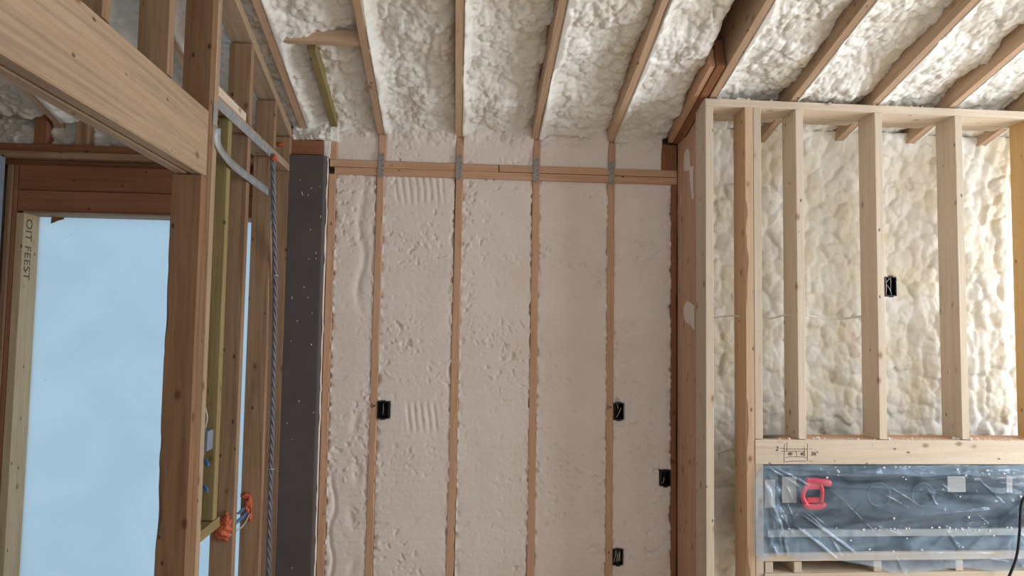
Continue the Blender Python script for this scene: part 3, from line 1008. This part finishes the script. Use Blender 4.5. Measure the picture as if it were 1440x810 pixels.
def electric_box(x0, x1, z0, z1, yf, label, wires, side=-1):
    r = empty('electrical_box', ((x0 + x1) / 2, yf, z0))
    tag(r, label, 'electrical box', 'black electrical boxes')
    t = 0.004
    dep = 0.07
    for bx in ((x0, x0 + t, yf, yf + dep, z0, z1), (x1 - t, x1, yf, yf + dep, z0, z1), (x0 + t, x1 - t, yf, yf + dep, z0, z0 + t), (x0 + t, x1 - t, yf, yf + dep, z1 - t, z1)):
        boxes('box_side', [bx], 'black', r)
    boxes('box_back', [(x0 + t, x1 - t, yf + dep - .004, yf + dep, z0 + t, z1 - t)], 'black_in', r)
    for wl in wires:
        pts_ = [(x0 + (x1 - x0) * a, yf + 0.006 + 0.03 * c, z0 + (z1 - z0) * b2) for a, b2, c in wl]
        sweep('wire', smooth_path(pts_, 6), 0.0016, 'wire', r, 6)
    xm = (x0 + x1) / 2
    boxes('mounting_ear', [(xm - .012, xm + .012, yf - .001, yf + .002, z1, z1 + .006)], 'black', r)
    boxes('mounting_ear', [(xm - .012, xm + .012, yf - .001, yf + .002, z0 - .006, z0)], 'black', r)
    return r


W1 = [(.45, .2, .6), (.5, .5, .2), (.48, .85, .6)]
electric_box(0.0205, 0.0775, 1.146, 1.234, -0.004, 'black electrical box on the second stud from the duct', [W1])
electric_box(1.2475, 1.300, 1.146, 1.234, -0.004, 'black electrical box at switch height on the fifth stud from the duct', [[(.3, .1, .4), (.55, .4, .1), (.8, .7, .4)], [(.35, .95, .5), (.4, .8, .1), (.5, .65, .4)]])
electric_box(1.498, 1.5515, 0.803, 0.884, -0.004, 'black electrical box beside the dark red corner stud', [[(.2, .1, .4), (.35, .3, .1), (.45, .5, .5)]])
electric_box(1.2475, 1.300, 0.400, 0.480, -0.004, 'black electrical box lowest on the foam wall with white wire ends',
             [[(.15, .1, .3), (.25, .6, .0), (.3, .9, .5)], [(.35, .15, .2), (.45, .5, .0), (.4, .9, .5)], [(.55, .1, .2), (.6, .55, .0), (.7, .85, .5)], [(.75, .2, .2), (.7, .6, .0), (.8, .8, .5)]])
electric_box(2.473, 2.531, 1.800, 1.893, CH_Y0 - 0.002, 'black electrical box nailed to a pale pine stud over the fireplace',
             [[(.15, .02, .1), (.15, .5, .0), (.15, .97, .1)], [(.25, .7, .3), (.5, .93, .0), (.65, .6, .3), (.62, .3, .3)], [(.3, .6, .3), (.5, .3, .0), (.7, .04, .3)]])


# ------------------------------------------------------------------ chase frame
frame = empty('stud_frame', (2.5, CH_Y0, 0.0))
tag(frame, 'pale pine stud frame of the fireplace chase with a top plate and header', 'stud frame')
CT0, CT1 = 2.698, 2.735


def cstud(x0, x1, z0, z1, mat='pine', name='stud', y0=CH_Y0, y1=CH_Y1, **kw):
    return vboard(name, x0, x1, y0, y1, z0, z1, mat, frame, **kw)


hboard_x('top_plate', CH_X, 3.9, CH_Y0 - 0.002, CH_Y1, CT0 + 0.001, CT1, 'pine', frame, chamfer=0.003)
hboard_x('top_plate', CH_X + 0.01, 3.9, CH_Y1 + 0.002, CH_Y1 + 0.085, CT0 + 0.0, CT1 - 0.012, 'pine', frame, chamfer=0.003)
cstud(CH_X, CH_X + 0.038, 0.04, CT0, name='corner_stud')
cstud(1.781, 1.8215, 0.04, CT0, 'pine_warm', 'king_stud', wane=(0, 0.014, 7.0), segs=90)
HZ0, HZ1 = 0.998, 1.117
cstud(1.823, 1.861, HZ1, CT0, name='cripple_stud')
cstud(1.823, 1.861, 0.04, HZ0, name='jack_stud')
for x in (2.034, 2.434, 2.848, 3.25):
    cstud(x, x + 0.038, HZ1, CT0, 'pine_warm_lit' if x > 3 else 'pine')
cstud(3.62, 3.658, 0.04, CT0, name='king_stud')
hboard_x('header', 1.823, 3.62, CH_Y0 - 0.002, CH_Y0 + 0.040, HZ0, HZ1 - 0.004, 'pine', frame, chamfer=0.003)
header = frame.children[-1]
hboard_x('header_plate', 1.863, 3.62, CH_Y0 + 0.041, CH_Y1 - 0.004, HZ1 - 0.045, HZ1 - 0.0, 'stud', frame, chamfer=0.003)
hboard_x('header_ply', 1.863, 3.62, CH_Y0 + 0.042, CH_Y1 - 0.004, HZ0, HZ1 - 0.047, 'stud', frame, chamfer=0.003)
# framing under the fireplace
hboard_x('sill_plate', 1.862, 3.62, CH_Y0 + 0.002, CH_Y1, 0.552, 0.588, 'pine', frame)
hboard_x('sill_plate', 1.862, 3.62, CH_Y0 - 0.01, CH_Y1 + 0.1, 0.462, 0.500, 'pine', frame)
for x in (1.868, 2.006, 2.395, 2.8, 3.2):
    cstud(x, x + 0.038, 0.502, 0.55, name='sill_block')
cstud(1.868, 1.906, 0.04, 0.46)
hboard_x('bottom_plate', CH_X, 3.66, CH_Y0, CH_Y1, 0.0, 0.038, 'pine', frame)
# side of the chase: plywood strip with a foam smear
boxes('side_panel', [(1.587, 1.599, CH_Y1 + 0.001, -0.008, 0.04, 2.625)], 'ply', frame)
foam_patch('foam_smear', (1.5868, CH_Y1 + 0.03, 2.28), (0, 1, 0), (0, 0, 1), (-1, 0, 0), 0.20, 0.33, 0.006,
           lambda u, v: -0.003 + 0.007 * np.clip(0.35 + 1.6 * vnoise(u, v, .11, 911) - 14 * (u - 0.1) ** 2 - 9 * (v - .17) ** 2, -.5, 1), 'foam_trim', frame, 0.001)
foam_patch('foam_smear', (1.5868, CH_Y1 + 0.02, 1.60), (0, 1, 0), (0, 0, 1), (-1, 0, 0), 0.22, 0.36, 0.006,
           lambda u, v: -0.003 + 0.006 * np.clip(0.20 + 1.6 * vnoise(u, v, .11, 917) - 14 * (u - 0.1) ** 2 - 9 * (v - .17) ** 2, -.5, 1), 'foam_trim', frame, 0.001)
# foam crumbs lying on the top plate and header edge
for nm, (xa, xb), zz, n_ in (('foam_crumbs', (1.62, 3.2), CT1, 60), ('foam_crumbs', (1.9, 3.2), HZ1 - 0.003, 40)):
    sv, sf = [], []
    for k in range(n_):
        x = RNG.uniform(xa, xb)
        if nm == 'foam_crumbs' and zz == CT1 and k < 16:
            x = RNG.uniform(1.72, 1.86)
        r_ = RNG.uniform(.004, .013 if k < 16 else .007)
        q = len(sv)
        yy = CH_Y0 + RNG.uniform(0.002, 0.03)
        sv += [(x - r_, yy, zz), (x, yy - r_, zz), (x + r_, yy, zz), (x, yy + r_, zz), (x - r_ * .6, yy, zz + r_), (x, yy - r_ * .6, zz + r_ * 1.1), (x + r_ * .6, yy, zz + r_), (x, yy + r_ * .6, zz + r_)]
        sf += [tuple(i + q for i in fc) for fc in BOX_F]
    o = mesh_obj(nm, sv, sf, 'foam', frame, origin=(xa, CH_Y0, zz))
    o['kind'] = 'stuff'

# pencil sketch on the header: (photo pixels on the header's front face)
HYF = CH_Y0 - 0.0022


def hp(x, y):
    q_ = on(x, y, 1, HYF)
    return q_.x, q_.z


segs_ = [((1103.3, 624), (1102.5, 650)), ((1135.5, 624), (1135.5, 648)), ((1107, 621.5), (1106.5, 634)), ((1131, 628), (1131.5, 642)),
         ((1103, 631.3), (1135.5, 631.5)), ((1103, 634.3), (1132, 634.5)), ((1098, 630.5), (1103, 630.8)), ((1098.5, 634.4), (1103, 634.5)), ((1138.5, 631), (1142, 631.2)),
         ((1119.5, 634.5), (1120.7, 642)), ((1104.5, 643.5), (1111, 642.3)), ((1111, 642.3), (1128, 642.3)), ((1128, 642.3), (1135, 644)),
         ((1102.5, 650), (1112, 648.6)), ((1112, 648.6), (1134, 648.2)), ((1138, 647.5), (1143, 650))]
sv, sf = [], []
for (p_a, p_b) in segs_:
    (xa, za), (xb, zb) = hp(*p_a), hp(*p_b)
    d = Vector((xb - xa, 0, zb - za))
    n2 = Vector((-d.z, 0, d.x)).normalized() * 0.0009
    q = len(sv)
    for yy in (HYF - 0.0004, HYF + 0.0006):
        sv += [(xa + n2.x, yy, za + n2.z), (xa - n2.x, yy, za - n2.z), (xb - n2.x, yy, zb - n2.z), (xb + n2.x, yy, zb + n2.z)]
    sf += [tuple(i + q for i in fc) for fc in BOX_F]
sk = mesh_obj('pencil_sketch', sv, sf, 'ink', frame, origin=(hp(1103, 640)[0], HYF, hp(1103, 640)[1]))
sk['label'] = 'dark hand-drawn framing sketch'


def face_text(body, px, py, size):
    x, z = hp(px, py)
    mtx = Matrix(((1, 0, 0, x), (0, 0, -1, HYF - 0.0006), (0, 1, 0, z), (0, 0, 0, 1)))
    return text_part('handwriting', body, size, mtx, frame, 'ink', 0.15)


face_text('2', 1090.5, 634, 0.030)
face_text('40', 1107.5, 640.5, 0.022)
face_text('40', 1125, 640.5, 0.022)
face_text('36"', 1140, 640.5, 0.026)

# scribbles on the wall studs next to the boxes
for k, (x, z, pa) in enumerate(((-0.012, 1.205, 1), (3 * OC - 0.006, 1.205, 4), (1.557, 0.925, 5))):
    ring = [(x + 0.010 + 0.010 * math.cos(a), -0.0012, z + 0.009 * math.sin(a * 2 + .3) + .002 * a) for a in np.linspace(0, 6.0, 26)]
    sweep('marker_scribble', ring, 0.0011, 'ink', wall_back, 5)

# little grey pencil stub lying on the header
pz = HZ1 + 0.006
pen = sweep('marker_pen', [(1.866, CH_Y0 + 0.030, pz), (1.925, CH_Y0 + 0.028, pz), (1.945, CH_Y0 + 0.027, pz), (1.956, CH_Y0 + 0.026, pz - .002)], [0.0055, 0.0055, 0.004, 0.0015], 'pencil', None, 8)
tag(pen, 'dark grey marker pen lying on the header beside the doubled stud', 'pen')

# white cable threaded through the chase studs
cw = [on(1003, 447, 1, -0.33), on(1033, 444, 1, -0.36), on(1075, 449, 1, -0.34), on(1105, 443, 1, -0.36), on(1131, 443, 1, -0.37), on(1170, 449, 1, -0.33), on(1212, 445, 1, -0.37)]
wh = sweep('white_cable', smooth_path(cw, 8), 0.0042, 'wire', None, 8)
tag(wh, 'thin white electrical cable threaded level through the pale chase studs', 'cable')

# ------------------------------------------------------------------ fireplace insert wrapped in clear polythene
fp = empty('fireplace_insert', (2.7, CH_Y0 + 0.03, 0.589))
tag(fp, 'dark slate linear fireplace insert behind clear plastic under the header', 'fireplace')
FX0, FX1, FZ0, FZ1 = 1.866, 3.60, 0.589, 0.992
FY = CH_Y0 + 0.012
boxes('firebox', [(FX0, FX1, FY + 0.03, FY + 0.26, FZ0 + .0, FZ1)], 'slate', fp)
boxes('side_flange', [(FX0, FX0 + 0.075, FY + 0.004, FY + 0.029, FZ0, FZ1)], 'slate', fp)
boxes('top_flange', [(FX0 + 0.076, FX1, FY + 0.004, FY + 0.029, FZ1 - 0.045, FZ1)], 'slate', fp)
boxes('glass_panel', [(FX0 + 0.076, FX1, FY + 0.016, FY + 0.028, 0.693, FZ1 - 0.046)], 'glass_dark', fp)
boxes('trim_bar', [(FX0 + 0.02, FX1, FY - 0.002, FY + 0.028, 0.661, 0.692)], 'trim_bar', fp)
boxes('lower_panel', [(FX0 + 0.076, FX1, FY + 0.010, FY + 0.029, FZ0, 0.660)], 'slate', fp)
for (x0, x1, z0, z1) in ((1.875, 1.925, 0.795, 0.925), (1.965, 2.035, 0.815, 0.935), (2.789, 2.880, 0.862, 0.938), (3.09, 3.12, 0.86, 0.935)):
    yl = FY + (0.0025 if x0 < 1.9 else 0.0145)
    boxes('paper_label', [(x0, x1, yl, yl + 0.0012, z0, z1)], 'label', fp)
for xm in (2.44, 2.66):
    ring = [(xm + 0.055 * math.cos(a), FY + 0.014, 0.85 + 0.055 * math.sin(a)) for a in np.linspace(0, 2 * math.pi, 32, endpoint=False)]
    sweep('vent_ring', ring, 0.006, 'slate', fp, 6, closed=True)

# red moulded plastic piece hung in front of the glass
RY = FY - 0.004


def rp(x, y):
    q_ = on(x, y, 1, RY)
    return (q_.x, RY, q_.z)


red = empty('red_plastic_fitting', rp(1145, 717))
tag(red, 'bright red moulded plastic fitting behind the clear wrap at the fireplace end', 'plastic fitting')
sweep('top_bar', smooth_path([rp(1133, 675), rp(1145, 676), rp(1158, 678), rp(1168, 680)], 4), [0.012] * 4 + [0.015] * 4 + [0.017] * 4 + [0.012], 'red', red, 10, flat=0.7)
sweep('loop', smooth_path([rp(1137, 679), rp(1133, 686), rp(1129, 694), rp(1130, 702), rp(1134, 709)], 6), 0.011, 'red', red, 10, flat=0.7)
sweep('loop', smooth_path([rp(1153, 680), rp(1156, 688), rp(1156, 697), rp(1155, 707)], 6), 0.009, 'red', red, 10, flat=0.7)
sweep('base_rim', smooth_path([rp(1131, 708), rp(1136, 712), rp(1146, 713), rp(1156, 711), rp(1159, 707)], 6), 0.014, 'red', red, 10, flat=0.7)
bx0, bx1 = rp(1136, 700), rp(1153, 707)
boxes('backplate', [(bx0[0], bx1[0], RY + .002, RY + .012, bx1[2], bx0[2])], 'red', red)
bx0, bx1 = rp(1137, 678), rp(1153, 688)
boxes('backplate', [(bx0[0], bx1[0], RY + .000, RY + .010, bx1[2], bx0[2])], 'red', red)

# polythene wrap
wx = np.linspace(1.812, 3.60, 420)
wt = np.linspace(0, 1, 170)
gx, gt = np.meshgrid(wx, wt)
ztop = 1.000 - 0.004 * np.abs(np.sin(gx * 9)) - 0.055 * np.clip((1.85 - gx) / 0.04, 0, 1)
zbot = 0.588 - 0.072 * np.clip((gx - 2.02) / 0.45, 0, 1) - 0.012 * np.sin(gx * 13) + 0.015 * vnoise(gx, gx * 0, 0.12, 5) \
    - 0.030 * np.exp(-((gx - 1.85) / 0.035) ** 2)
gz = ztop + (zbot - ztop) * gt
h = 0.016 * (vnoise(gx, gz, 0.30, 91) + 0.5) + 0.007 * (vnoise(gx, gz, 0.09, 92) + .5) + 0.003 * vnoise(gx, gz, 0.03, 93)


def fold(x0, z0, x1, z1, amp, wd):
    dx, dz = x1 - x0, z1 - z0
    L = math.hypot(dx, dz)
    dist = ((gx - x0) * dz - (gz - z0) * dx) / L
    al = ((gx - x0) * dx + (gz - z0) * dz) / L
    w_ = np.clip((al + 0.02) / 0.04, 0, 1) * np.clip((L + 0.02 - al) / 0.04, 0, 1)
    return amp * w_ * np.exp(-np.abs(dist) / wd)


rp2 = np.random.default_rng(5)
folds = [(1.87, 0.99, 2.02, 0.90, .014, .006), (1.90, 0.99, 2.06, 0.91, .012, .005), (1.95, 0.985, 2.9, 0.935, .012, .012), (2.05, 0.76, 2.28, 0.60, .016, .006), (2.0, 0.72, 2.20, 0.57, .014, .007),
         (2.15, 0.90, 3.2, 0.86, .008, .006), (2.6, 0.93, 3.35, 0.985, .016, .012), (2.75, 0.92, 3.3, 0.95, .012, .007), (2.85, 0.62, 3.25, 0.93, .016, .008), (3.0, 0.60, 3.2, 0.80, .010, .006),
         (2.3, 0.74, 2.95, 0.79, .010, .008), (2.55, 0.73, 3.0, 0.83, .009, .006), (1.875, 0.90, 1.93, 0.62, .013, .007), (1.90, 0.80, 1.96, 0.60, .012, .006), (1.86, 0.92, 1.90, 0.70, .012, .005),
         (2.74, 0.70, 2.66, 0.62, .014, .008), (2.74, 0.70, 2.80, 0.60, .012, .006)]
for _ in range(60):
    x0, z0 = rp2.uniform(1.85, 3.4), rp2.uniform(0.56, 0.99)
    an, L = rp2.uniform(-1.2, 0.9), rp2.uniform(0.04, 0.18)
    folds.append((x0, z0, x0 + L * math.cos(an), z0 + L * math.sin(an), rp2.uniform(.003, .008), rp2.uniform(.003, .006)))
for _ in range(24):
    x0, z0 = rp2.uniform(1.86, 1.97), rp2.uniform(0.58, 0.96)
    an, L = rp2.uniform(-1.9, -1.0), rp2.uniform(0.04, 0.14)
    folds.append((x0, z0, x0 + L * math.cos(an), z0 + L * math.sin(an), rp2.uniform(.005, .011), rp2.uniform(.003, .006)))
for q in folds:
    h = h + fold(*q)
edge = np.clip(gt / 0.03, 0.15, 1)
gy = CH_Y0 - 0.0055 - h * edge * 0.9
P = np.stack([gx, gy, gz], -1).reshape(-1, 3)
ii = np.arange(P.shape[0]).reshape(gx.shape)
F = np.stack([ii[:-1, :-1], ii[1:, :-1], ii[1:, 1:], ii[:-1, 1:]], -1).reshape(-1, 4)
wrap = mesh_obj('plastic_wrap', P, F, 'poly', None, True, (2.7, CH_Y0, 0.55))
tag(wrap, 'crinkled clear polythene wrap stapled over the fireplace opening', 'plastic wrap')
# folded second layers: hem along the bottom, turned-in left edge, loose flap along the top
hem = 0.62 + 0.16 * vnoise(gx, gx * 0, 0.35, 31) + 0.05 * vnoise(gx, gx * 0, 0.08, 32)
flap = 0.13 + 0.10 * vnoise(gx, gx * 0, 0.40, 35)
side = 1.915 + 0.05 * vnoise(gt, gt * 0, 0.25, 33) + 0.02 * vnoise(gt, gt * 0, 0.06, 34)
for mask, off in ((gt > np.maximum(hem, 0.66), 0.007), (gx < side, 0.011), ((gt < flap) & (gx > 1.9), 0.006)):
    gy2 = gy - off - 0.006 * (vnoise(gx, gz, 0.05, 95) + 0.5) - 0.008 * np.abs(vnoise(gx * 2.5, gz, 0.10, 96))
    P2 = np.stack([gx, gy2, gz], -1).reshape(-1, 3)
    keep = (mask[:-1, :-1] & mask[1:, :-1] & mask[1:, 1:] & mask[:-1, 1:]).reshape(-1)
    F2 = F[keep]
    used, inv = np.unique(F2, return_inverse=True)
    mesh_obj('folded_layer', P2[used], inv.reshape(-1, 4), 'poly', wrap, True, (2.7, CH_Y0, 0.55))
sv, sf = [], []
for k in range(70):
    x = RNG.uniform(1.95, 3.25)
    z = 0.698 + RNG.uniform(-.004, .012) if k < 26 else (0.99 - abs(RNG.normal(0, .02)) if k < 50 else RNG.uniform(.6, .97))
    r_ = RNG.uniform(.002, .005)
    q = len(sv)
    yy = CH_Y0 - 0.026
    j = int((x - 1.812) / (3.60 - 1.812) * 419)
    t_ = int(np.clip((z - ztop[0, j]) / (zbot[0, j] - ztop[0, j]), 0, 1) * 169)
    yy = gy[t_, j] - r_ * .8
    sv += box_verts(x - r_, x + r_, yy - r_ * .7, yy + r_ * .7, z - r_ * .8, z + r_ * .8)
    sf += [tuple(i + q for i in fc) for fc in BOX_F]
o = mesh_obj('foam_specks', sv, sf, 'foam', wrap, True, origin=(1.95, CH_Y0, .7))
o['kind'] = 'stuff'

# dark cord hanging in front of the wrap
cd = [on(1452, 690, 1, -0.50), on(1437, 706, 1, -0.495), on(1434, 745, 1, -0.49), on(1430, 780, 1, -0.49), on(1421, 806, 1, -0.49), on(1408, 835, 1, -0.49), on(1400, 900, 1, -0.49)]
cord = sweep('black_cord', smooth_path(cd, 8), 0.0058, 'black', None, 8)
tag(cord, 'black power cord hanging in front of the clear wrapped fireplace', 'cord')
